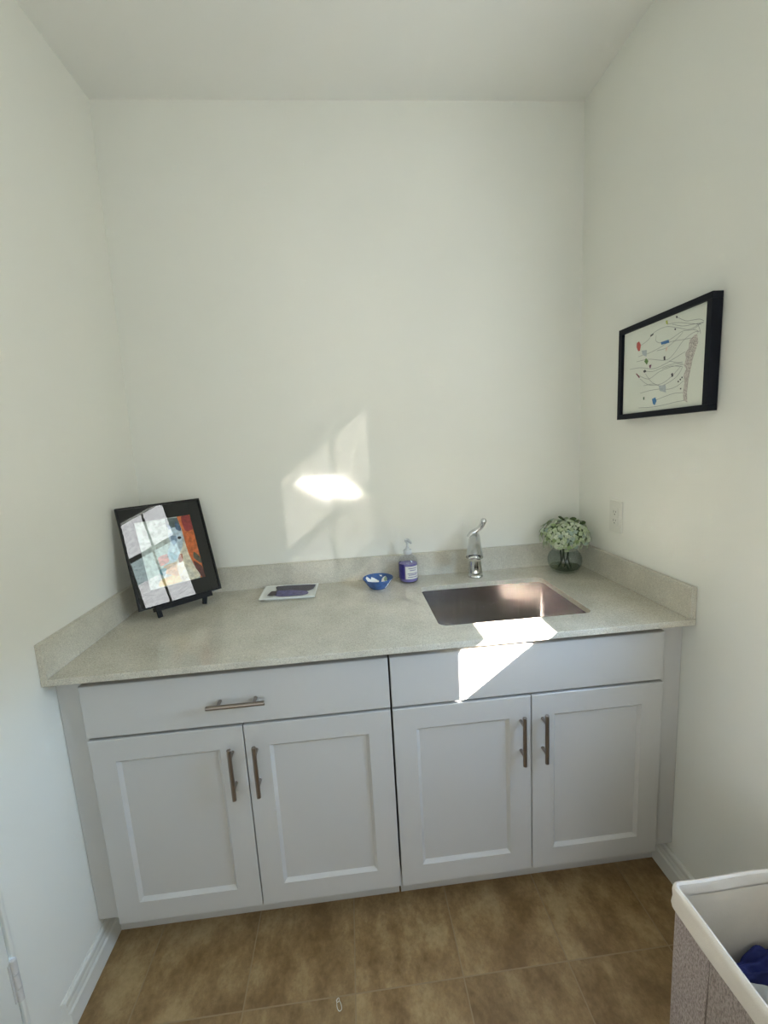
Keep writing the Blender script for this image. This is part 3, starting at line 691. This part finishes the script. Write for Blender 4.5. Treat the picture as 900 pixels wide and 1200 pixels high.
# ================================================================== WALL OUTLET
wo = thing('wall_outlet', 'white electrical outlet on the right wall above the backsplash', 'outlet', (W, -0.2565, 1.154))
ox = W + 0.0008
bm = boxes(((ox - 0.006, -0.2935, 1.0955), (ox, -0.2195, 1.2125))); obj('cover_plate', bm, M['plastic'], wo, bevel=0.0025)
bm = boxes(((ox - 0.0085, -0.2735, 1.1205), (ox - 0.0055, -0.2395, 1.1875))); rc = obj('receptacle', bm, M['plastic'], wo, bevel=0.0012)
bm = bmesh.new()
for zc in (1.169, 1.137):
    for yy, hh in ((-0.2630, 0.0036), (-0.2505, 0.0044)): box(bm, (ox - 0.0088, yy - 0.0009, zc - hh + 0.003), (ox - 0.008, yy + 0.0009, zc + hh + 0.003))
    tube(bm, [(ox - 0.0088, -0.2567, zc - 0.007), (ox - 0.008, -0.2567, zc - 0.007)], 0.0024, 12)
obj('slots', bm, M['dark_hole'], rc)

# ================================================================== THINGS ON THE COUNTER
# soap bottle
sb = thing('soap_bottle', 'clear pump bottle of purple hand soap with white label', 'soap bottle', (1.036, -0.076, CH))
bc = (1.036, -0.076, CH)
bm = bmesh.new(); lathe(bm, [(0, 0.0006), (0.031, 0.0006), (0.0355, 0.003), (0.0375, 0.008), (0.0378, 0.078), (0.0365, 0.090), (0.031, 0.100), (0.022, 0.1065), (0.0145, 0.109), (0.0138, 0.114), (0, 0.114)], bc, 48)
obj('bottle', bm, M['bottle'], sb, smooth=True)
bm = bmesh.new(); lathe(bm, [(0, 0.004), (0.030, 0.004), (0.0345, 0.007), (0.0355, 0.012), (0.0355, 0.076), (0.033, 0.0765), (0, 0.0765)], bc, 48)
obj('soap', bm, M['soap'], sb, smooth=True)
def wrap(bm, c, r, a0, a1, z0, z1, n=20, mi=0, th=0.0004):
    rows = []
    for k in range(n + 1):
        a = a0 + (a1 - a0) * k / n
        rows.append([bm.verts.new((c[0] + rr_ * math.cos(a), c[1] + rr_ * math.sin(a), c[2] + z)) for rr_, z in ((r, z0), (r + th, z0), (r + th, z1), (r, z1))])
    for a, b_ in zip(rows, rows[1:]):
        for k in range(4):
            f = bm.faces.new((a[k], a[(k + 1) % 4], b_[(k + 1) % 4], b_[k])); f.material_index = mi
    for r_ in (rows[0], rows[-1][::-1]): bm.faces.new(r_).material_index = mi
bm = bmesh.new(); wrap(bm, bc, 0.0379, math.radians(128), math.radians(236), 0.018, 0.078, mi=0)
bl = obj('label', bm, M['label_purple'], sb)
bm = bmesh.new(); wrap(bm, bc, 0.0379, math.radians(244), math.radians(330), 0.0195, 0.070)
for z0, a0, a1 in ((0.061, 262, 318), (0.053, 270, 310), (0.040, 256, 322), (0.0345, 262, 316), (0.026, 258, 320)):
    wrap(bm, bc, 0.0383, math.radians(a0), math.radians(a1), z0, z0 + 0.0022, 14, 1)
obj('label', bm, [M['label'], M['label_ink']], sb)['label'] = 'white label with lines of purple text'
bm = bmesh.new(); lathe(bm, [(0, 0.113), (0.0155, 0.113), (0.0165, 0.1145), (0.0165, 0.128), (0.015, 0.131), (0.008, 0.133), (0.007, 0.139), (0.0052, 0.140), (0.0052, 0.160), (0.0085, 0.1605), (0.0095, 0.164), (0.0095, 0.171), (0.007, 0.1735), (0, 0.174)], bc, 32)
pd = Vector((0.35, -0.93, 0)).normalized(); pt = Vector(bc) + Vector((0, 0, 0.1675))
tube(bm, [pt, pt + pd * 0.016, pt + pd * 0.026 + Vector((0, 0, -0.002)), pt + pd * 0.032 + Vector((0, 0, -0.006))], [0.0055, 0.005, 0.0042, 0.0036], 14)
obj('pump', bm, M['pump'], sb, smooth=True)

# blue bowl
bw = thing('ceramic_bowl', 'small blue ceramic bowl with white painted shapes inside', 'bowl', (0.909, -0.126, CH))
prof = [(0, 0.0004), (0.030, 0.0004), (0.0325, 0.002), (0.036, 0.006), (0.043, 0.014), (0.0505, 0.025), (0.0575, 0.0365), (0.0592, 0.0395), (0.0585, 0.0412), (0.0565, 0.0400)]
inn = [(0.0565 - (0.0565 - 0.024) * (k / 40), 0.040 - 0.034 * math.sin(PI / 2 * k / 40)) for k in range(1, 41)] + [(0.016, 0.0055), (0.008, 0.0052), (0, 0.0052)]
NP = len(prof)
def insidepoly(x, y, pl):
    c = False; j = len(pl) - 1
    for i in range(len(pl)):
        if (pl[i][1] > y) != (pl[j][1] > y) and x < (pl[j][0] - pl[i][0]) * (y - pl[i][1]) / (pl[j][1] - pl[i][1]) + pl[i][0]: c = not c
        j = i
    return c
allp = prof + inn
def px_poly(pl): return [((a - 285) * 0.00032, 0.0199 + (690 - r) * 0.000313) for a, r in pl]
CLOUD = px_poly([(138, 625), (155, 606), (175, 622), (200, 645), (212, 616), (240, 628), (275, 650), (305, 672), (290, 696), (200, 700), (160, 672)])
LEAF = px_poly([(325, 690), (335, 655), (360, 625), (385, 615), (402, 640), (396, 676), (370, 692)])
LEAFG = px_poly([(362, 650), (384, 618), (402, 640), (394, 672), (372, 684)])
DASH = px_poly([(312, 592), (345, 598), (338, 616), (322, 610)])
def bowlmat(i, k):
    a = 2 * PI * (k + .5) / 192
    if i < NP - 1:
        d_ = math.degrees(a)
        return 1 if 3 <= i <= 6 and 322 < d_ + (6 - i) * 4 < 331 else 0
    r = (allp[i][0] + allp[i + 1][0]) / 2; z = (allp[i][1] + allp[i + 1][1]) / 2; x, y = r * math.cos(a), r * math.sin(a)
    v = 0.948 * z + 0.319 * y                       # up the far inner wall
    if y < -0.015: return 0
    if insidepoly(x, v, CLOUD) or insidepoly(x, v, DASH): return 1
    if insidepoly(x, v, LEAF): return 2 if insidepoly(x, v, LEAFG) else 1
    return 0
bm = bmesh.new(); lathe(bm, allp, (0.909, -0.126, CH), 192, matf=bowlmat)
obj('bowl', bm, [M['blue_glaze'], M['white_glaze'], M['green_glaze']], bw, smooth=True)

# small rectangular tray
ty = thing('ceramic_tray', 'small white rectangular tray with dark purple brushed pattern, near the backsplash', 'tray', (0.567, -0.112, CH))
A, B_, C_, D_ = (0.462, -0.181), (0.459, -0.028), (0.673, -0.044), (0.669, -0.196)
def quad(s_, z):
    m = Vector((0.566, -0.112)); return [Vector((*(m + (Vector(p) - m) * s_), z)) for p in (A, B_, C_, D_)]
bm = bmesh.new()
rs = [[bm.verts.new(p) for p in quad(s_, CH + z)] for s_, z in ((0.80, 0.0004), (0.82, 0.0025), (0.985, 0.0075), (1.0, 0.0105), (1.0, 0.0125), (0.975, 0.0130), (0.90, 0.0112))]
for a, b_ in zip(rs, rs[1:]):
    for k in range(4): bm.faces.new((a[k], a[(k + 1) % 4], b_[(k + 1) % 4], b_[k]))
bm.faces.new(rs[0][::-1]); bm.faces.new(rs[-1])
tr = obj('tray', bm, M['white_glaze'], ty)
bm = bmesh.new()
zt_ = CH + 0.0136
for mi, pl in ((0, [(0.512, -0.046), (0.655, -0.058), (0.661, -0.082), (0.657, -0.112), (0.639, -0.132), (0.615, -0.136), (0.516, -0.124), (0.514, -0.090)]),
               (1, [(0.515, -0.108), (0.560, -0.106), (0.625, -0.128), (0.641, -0.150), (0.640, -0.168), (0.615, -0.178), (0.535, -0.172), (0.515, -0.150)]),
               (2, [(0.488, -0.149), (0.497, -0.106), (0.517, -0.108), (0.519, -0.152), (0.505, -0.158)])):
    prism(bm, [(x, y, zt_ - 0.0005 + 0.0001 * mi) for x, y in soften(pl, 4)], (0, 0, 0.0005), mi)
obj('brushed_pattern', bm, [M['indigo'], M['violet'], M['plum']], tr)

# vase and hydrangea
vc = (1.668, -0.112, CH)
va = thing('glass_vase', 'round clear glass fishbowl vase in the right corner of the counter', 'vase', vc)
outer = [(0, 0.0006), (0.040, 0.0006), (0.046, 0.003), (0.056, 0.014), (0.0635, 0.028), (0.0665, 0.045), (0.065, 0.062), (0.058, 0.078), (0.049, 0.088), (0.047, 0.091)]
inner = [(0.0452, 0.0905), (0.0472, 0.0865), (0.056, 0.0765), (0.0628, 0.0615), (0.0642, 0.045), (0.0612, 0.0295), (0.053, 0.0165), (0.042, 0.0105), (0, 0.0095)]
bm = bmesh.new(); lathe(bm, outer + inner, vc, 56); obj('bowl', bm, M['vase_glass'], va, smooth=True)
bm = bmesh.new(); lathe(bm, [(0, 0.0100), (0.0418, 0.0110), (0.0525, 0.0170), (0.0560, 0.0220), (0.0565, 0.0240), (0, 0.0240)], vc, 48); obj('water', bm, M['water'], va, smooth=True)
hy = thing('hydrangea_bouquet', 'pale green hydrangea bouquet standing in the glass vase', 'flowers', (vc[0], vc[1], CH + 0.012))
hc = Vector((vc[0] - 0.002, vc[1] - 0.004, CH + 0.148))
for k in range(5):
    a = k * 2 * PI / 5 + 0.3
    bm = bmesh.new(); tube(bm, spline([(vc[0] + 0.024 * math.cos(a + 0.8), vc[1] + 0.024 * math.sin(a + 0.8), CH + 0.0135), (vc[0] + 0.014 * math.cos(a), vc[1] + 0.014 * math.sin(a), CH + 0.06), (hc.x + 0.02 * math.cos(a), hc.y + 0.02 * math.sin(a), hc.z - 0.03), (hc.x + 0.03 * math.cos(a), hc.y + 0.03 * math.sin(a), hc.z)], 5), 0.0030, 8)
    obj('stem', bm, M['stem'], hy, smooth=True)
rnd = random.Random(11)
bm = bmesh.new()
def petal(bm, c, d, up, L, w, mi):
    d = d.normalized(); s_ = d.cross(up).normalized(); n_ = s_.cross(d)
    prof = [(0.0, 0.15), (0.3, 0.8), (0.6, 1.0), (0.85, 0.75), (1.0, 0.2)]
    rows = []
    for t_, ww in prof:
        p = c + d * L * t_ + n_ * (L * 0.35 * (t_ - t_ * t_ * 0.8))
        rows.append([bm.verts.new(p - s_ * w * ww + n_ * 0.0008), bm.verts.new(p - n_ * 0.0004), bm.verts.new(p + s_ * w * ww + n_ * 0.0008)])
    for a, b_ in zip(rows, rows[1:]):
        for k in range(2):
            f = bm.faces.new((a[k], a[k + 1], b_[k + 1], b_[k])); f.material_index = mi
NFL = 330
for i in range(NFL):
    z = 1 - 2 * (i + 0.5) / NFL; ph = i * 2.39996; r = math.sqrt(1 - z * z)
    if z < -0.62: continue
    n_ = Vector((r * math.cos(ph), r * math.sin(ph), z))
    lump = 1 + 0.05 * math.sin(5 * ph + 3 * z) + 0.10 * rnd.uniform(-1, 1)
    sc_ = Vector((0.088, 0.082, 0.066)) * lump
    c = hc + Vector((n_.x * sc_.x, n_.y * sc_.y, n_.z * sc_.z))
    if c.y > -0.016: c.y = -0.016
    if c.x > W - 0.024: c.x = W - 0.024
    up = (n_ + Vector((rnd.uniform(-.35, .35), rnd.uniform(-.35, .35), rnd.uniform(-.2, .4)))).normalized()
    t_ = up.orthogonal().normalized(); q_ = up.cross(t_); a0 = rnd.uniform(0, PI); mi = rnd.choices([0, 1, 2, 3], [4, 3, 2, 1.3])[0]
    for k in range(4):
        a = a0 + k * PI / 2
        petal(bm, c, t_ * math.cos(a) + q_ * math.sin(a), up, rnd.uniform(0.0078, 0.0118), rnd.uniform(0.0042, 0.0058), mi)
for v in bm.verts:
    v.co.y = min(v.co.y, -0.004); v.co.x = min(v.co.x, W - 0.006)
    if v.co.z < CH + BH + 0.004: v.co.y = min(v.co.y, -BT - 0.003); v.co.x = min(v.co.x, W - BT - 0.003)
obj('florets', bm, [M['fl1'], M['fl2'], M['fl3'], M['fl4']], hy)
bm = bmesh.new(); bmesh.ops.create_icosphere(bm, subdivisions=3, radius=1)
for v in bm.verts: v.co = Vector((hc.x + v.co.x * 0.074, hc.y + v.co.y * 0.068, hc.z + v.co.z * (0.054 if v.co.z > 0 else 0.036)))
obj('flower_core', bm, M['core'], hy, smooth=True)
for base, d, L in (((-0.006, -0.01, 0.064), (-0.85, -0.1, 0.42), 0.034), ((0.010, -0.01, 0.063), (0.9, -0.15, 0.16), 0.030), ((0.050, -0.02, 0.046), (0.9, -0.1, 0.30), 0.024)):
    bm = bmesh.new(); petal(bm, hc + Vector(base), Vector(d), Vector((0.1, -0.55, 0.8)), L, 0.0095, 0)
    o = obj('leaf', bm, M['leaf'], hy, smooth=True); m_ = o.modifiers.new('leaf', 'SOLIDIFY'); m_.thickness = 0.0006

# ================================================================== LAUNDRY HAMPER AND WHAT LIES IN IT
SEAM0 = -1.158
HX0, HX1, HY0, HY1, HZ = 1.397, 1.750, -1.52, -1.060, 0.58
hm = thing('laundry_hamper', 'rectangular taupe woven laundry hamper with white folded cotton rim', 'laundry hamper', ((HX0 + HX1) / 2, (HY0 + HY1) / 2, 0))
def rectloop(bm, g_, z, r=0.014, n=5, wav=0.0, cx_=(0, 0)):
    pts = rrect(HX0 + g_, HY0 + g_, HX1 - g_, HY1 - g_, max(0.004, r - g_), n)
    # add points along the straight runs so that the cloth can sag
    out = []
    for i in range(len(pts)):
        a = Vector(pts[i]); b_ = Vector(pts[(i + 1) % len(pts)]); m = 14 if (b_ - a).length > 0.1 else 1
        for k in range(m): out.append(a.lerp(b_, k / m))
    return [bm.verts.new((p.x + wav * math.sin(p.y * 31 + z * 40), p.y + wav * math.sin(p.x * 37 + z * 23), z + wav * 1.3 * math.sin(p.x * 29 + p.y * 23))) for p in out]
def skin(bm, ls, mi=0):
    for a, b_ in zip(ls, ls[1:]):
        for k in range(len(a)): bm.faces.new((a[k], a[(k + 1) % len(a)], b_[(k + 1) % len(a)], b_[k])).material_index = mi
bm = bmesh.new(); ls = [rectloop(bm, 0.010, 0.0, wav=0), rectloop(bm, 0.008, 0.003), rectloop(bm, 0.004, 0.2), rectloop(bm, 0.003, 0.4), rectloop(bm, 0.003, HZ - 0.004), rectloop(bm, 0.007, HZ - 0.004), rectloop(bm, 0.008, 0.2), rectloop(bm, 0.013, 0.012)]
skin(bm, ls); bm.faces.new(ls[0][::-1]); bm.faces.new(ls[-1])
obj('body', bm, M['weave'], hm, smooth=True, angle=60)
bm = bmesh.new()
prism(bm, [(HX0 + 0.0036, SEAM0, 0.012), (HX0 + 0.0022, SEAM0, HZ - 0.047), (HX0 + 0.0022, HY0 + 0.03, HZ - 0.047), (HX0 + 0.0036, HY0 + 0.03, 0.012)], (-0.0052, 0, 0))
obj('side_panel', bm, M['weave_seam'], hm, bevel=0.0015)
bm = bmesh.new(); tube(bm, spline([(HX0 + 0.0015, SEAM0, HZ - 0.05), (HX0 + 0.0015, SEAM0 + 0.004, 0.35), (HX0 + 0.0025, SEAM0 + 0.006, 0.012)], 8), 0.0028, 8)
obj('seam', bm, M['weave_dark'], hm, smooth=True)
bm = bmesh.new(); ls = [rectloop(bm, g_, z, wav=w_) for g_, z, w_ in ((0.0125, HZ - 0.020, 0.0004), (0.0125, HZ - 0.06, 0.0010), (0.0125, HZ - 0.15, 0.0016), (0.011, HZ - 0.3, 0.002), (0.016, 0.06, 0.001), (0.018, 0.03, 0))]
skin(bm, ls); bm.faces.new(ls[-1]); obj('liner', bm, M['liner'], hm, smooth=True)
bm = bmesh.new(); ls = [rectloop(bm, g_, z, wav=w_) for g_, z, w_ in ((0.0018, HZ - 0.046, 0.0018), (-0.0035, HZ - 0.0465, 0.0024), (-0.0050, HZ - 0.041, 0.0024), (-0.0030, HZ - 0.026, 0.0012), (-0.0040, HZ - 0.010, 0.0010), (-0.002, HZ - 0.002, 0.0006), (0.003, HZ + 0.002, 0.0006), (0.007, HZ, 0.0006), (0.0092, HZ - 0.008, 0.0006), (0.0094, HZ - 0.045, 0.0008))]
skin(bm, ls); o = obj('rim', bm, M['rim'], hm, smooth=True)

def cloth(name, label, cat, mat, c, rx, ry, hgt, seed, rot=0.0, ylim=(-9, 9)):
    r_ = random.Random(seed); ph = [r_.uniform(0, 6.28) for _ in range(8)]
    bm = bmesh.new(); bmesh.ops.create_icosphere(bm, subdivisions=5, radius=1)
    for v in bm.verts:
        x, y, z = v.co; fold = 0.10 * math.sin(7 * x + 4 * y + ph[0]) + 0.07 * math.sin(11 * y - 5 * x + ph[1] + 2 * math.sin(3 * x + ph[2])) + 0.04 * math.sin(19 * x + 13 * y + ph[3])
        k = 1 + 0.12 * math.sin(3 * math.atan2(y, x) + ph[4]) + 0.06 * math.sin(7 * math.atan2(y, x) + ph[5])
        X, Y = x * rx * k, y * ry * k
        Z = max(z, 0) ** 0.45 * hgt * (1 + 1.6 * fold) + min(0, z) * (c[2] - 0.033) + (0.25 * hgt * fold if z > 0 else 0)
        v.co = (c[0] + X * math.cos(rot) - Y * math.sin(rot), c[1] + X * math.sin(rot) + Y * math.cos(rot), c[2] + Z)
    lo = min(v.co.z for v in bm.verts)
    for v in bm.verts:
        v.co.x = min(max(v.co.x, HX0 + 0.021), HX1 - 0.021); v.co.y = min(max(v.co.y, HY0 + 0.021, ylim[0]), HY1 - 0.021, ylim[1])
    return tag(obj(name, bm, mat, None, smooth=True, origin=(c[0], c[1], lo), angle=180), label, cat)
cloth('navy_garment', 'crumpled navy blue garment against the back of the laundry hamper', 'clothing', M['navy'], (1.600, -1.105, 0.382), 0.125, 0.034, 0.045, 3, 0.0, (-1.139, 9))
cloth('shirt', 'pale grey cotton garment in the hamper, nearer the viewer than the navy one', 'clothing', M['grey_cloth'], (1.495, -1.235, 0.400), 0.080, 0.095, 0.060, 5, 0.25, (-9, -1.144))


# loop of thread on the floor
tl = spline([(0.6960, -0.779, 0.0012), (0.6935, -0.783, 0.0012), (0.6965, -0.787, 0.0014), (0.7010, -0.784, 0.0024), (0.6995, -0.779, 0.0024), (0.6955, -0.781, 0.0018), (0.6945, -0.789, 0.0012), (0.6965, -0.800, 0.0012), (0.7020, -0.806, 0.0012), (0.7075, -0.802, 0.0012), (0.7060, -0.793, 0.0012), (0.7020, -0.785, 0.0014)], 6)
bm = bmesh.new(); tube(bm, tl, 0.0008, 8)
tag(obj('thread_loop', bm, M['plastic'], None, smooth=True, origin=(0.70, -0.79, 0)), 'tiny loop of white thread lying on the beige floor', 'thread')

# ================================================================== LIGHT
sun = bpy.data.lights.new('sun', 'SUN'); sun.energy = SUN; sun.color = (1.0, 0.93, 0.86); sun.angle = math.radians(0.53)
so = bpy.data.objects.new('sun', sun); C.objects.link(so)
sd = Vector((-0.893, 1.0, -0.661)).normalized(); so.rotation_euler = sd.to_track_quat('-Z', 'Y').to_euler(); so.location = -sd * 6 + Vector((1.2, -0.6, 0.9))
wd_ = bpy.data.worlds.new('sky'); bpy.context.scene.world = wd_; wd_.use_nodes = True
nt = wd_.node_tree; bg = nt.nodes['Background']
tc = nt.nodes.new('ShaderNodeTexCoord'); sx = nt.nodes.new('ShaderNodeSeparateXYZ'); nt.links.new(tc.outputs['Generated'], sx.inputs[0])
rp = nt.nodes.new('ShaderNodeValToRGB'); mr = nt.nodes.new('ShaderNodeMapRange'); mr.inputs[1].default_value = -1; mr.inputs[2].default_value = 1
nt.links.new(sx.outputs[2], mr.inputs[0]); nt.links.new(mr.outputs[0], rp.inputs[0])
el = rp.color_ramp.elements; el[0].position = 0.0; el[0].color = (0.03, 0.03, 0.025, 1); el[1].position = 1.0; el[1].color = (0.30, 0.50, 0.95, 1)
for p, c in ((0.57, (0.05, 0.055, 0.045, 1)), (0.63, (0.42, 0.68, 1.0, 1)), (0.75, (0.42, 0.66, 1.0, 1))):
    e_ = el.new(p); e_.color = c
nt.links.new(rp.outputs[0], bg.inputs['Color']); bg.inputs['Strength'].default_value = SKY
pl_ = bpy.data.lights.new('window_portal', 'AREA'); pl_.shape = 'RECTANGLE'; pl_.size = WY1 - WY0; pl_.size_y = 1.39 - WZ0; pl_.cycles.is_portal = True
po = bpy.data.objects.new('window_portal', pl_); C.objects.link(po); po.location = (W + 0.03, (WY0 + WY1) / 2, (1.39 + WZ0) / 2)
po.rotation_euler = Vector((-1, 0, 0)).to_track_quat('-Z', 'Z').to_euler()

# ================================================================== CAMERA
cam = bpy.data.cameras.new('camera'); co_ = bpy.data.objects.new('camera', cam); C.objects.link(co_)
cam.sensor_fit = 'VERTICAL'; cam.sensor_height = 36.0; cam.lens = 506.0182 / 1200 * 36.0; cam.clip_start = 0.02
yaw_, pit_, rol_ = 0.0775, -0.1523, -0.0576
fw = Vector((math.sin(yaw_) * math.cos(pit_), math.cos(yaw_) * math.cos(pit_), math.sin(pit_))); rt = Vector((math.cos(yaw_), -math.sin(yaw_), 0)); upv = rt.cross(fw)
r2 = rt * math.cos(rol_) + upv * math.sin(rol_); u2 = -rt * math.sin(rol_) + upv * math.cos(rol_)
mw = Matrix((r2, u2, -fw)).transposed().to_4x4(); mw.translation = (0.8218, -1.74, 1.4579); co_.matrix_world = mw
sc = bpy.context.scene; sc.camera = co_
sc.view_settings.view_transform = 'Standard'; sc.view_settings.look = 'None'; sc.view_settings.gamma = 1; sc.view_settings.use_curve_mapping = False
sc.view_settings.exposure = EXPO
cy_ = sc.cycles; cy_.use_denoising = True; cy_.use_guiding = True; cy_.guiding_training_samples = 64; cy_.max_bounces = 10; cy_.diffuse_bounces = 6; cy_.glossy_bounces = 5; cy_.transmission_bounces = 8; cy_.transparent_max_bounces = 16
cy_.caustics_reflective = True; cy_.caustics_refractive = False; cy_.blur_glossy = 0.0; cy_.sample_clamp_indirect = CLAMPI; cy_.use_adaptive_sampling = False
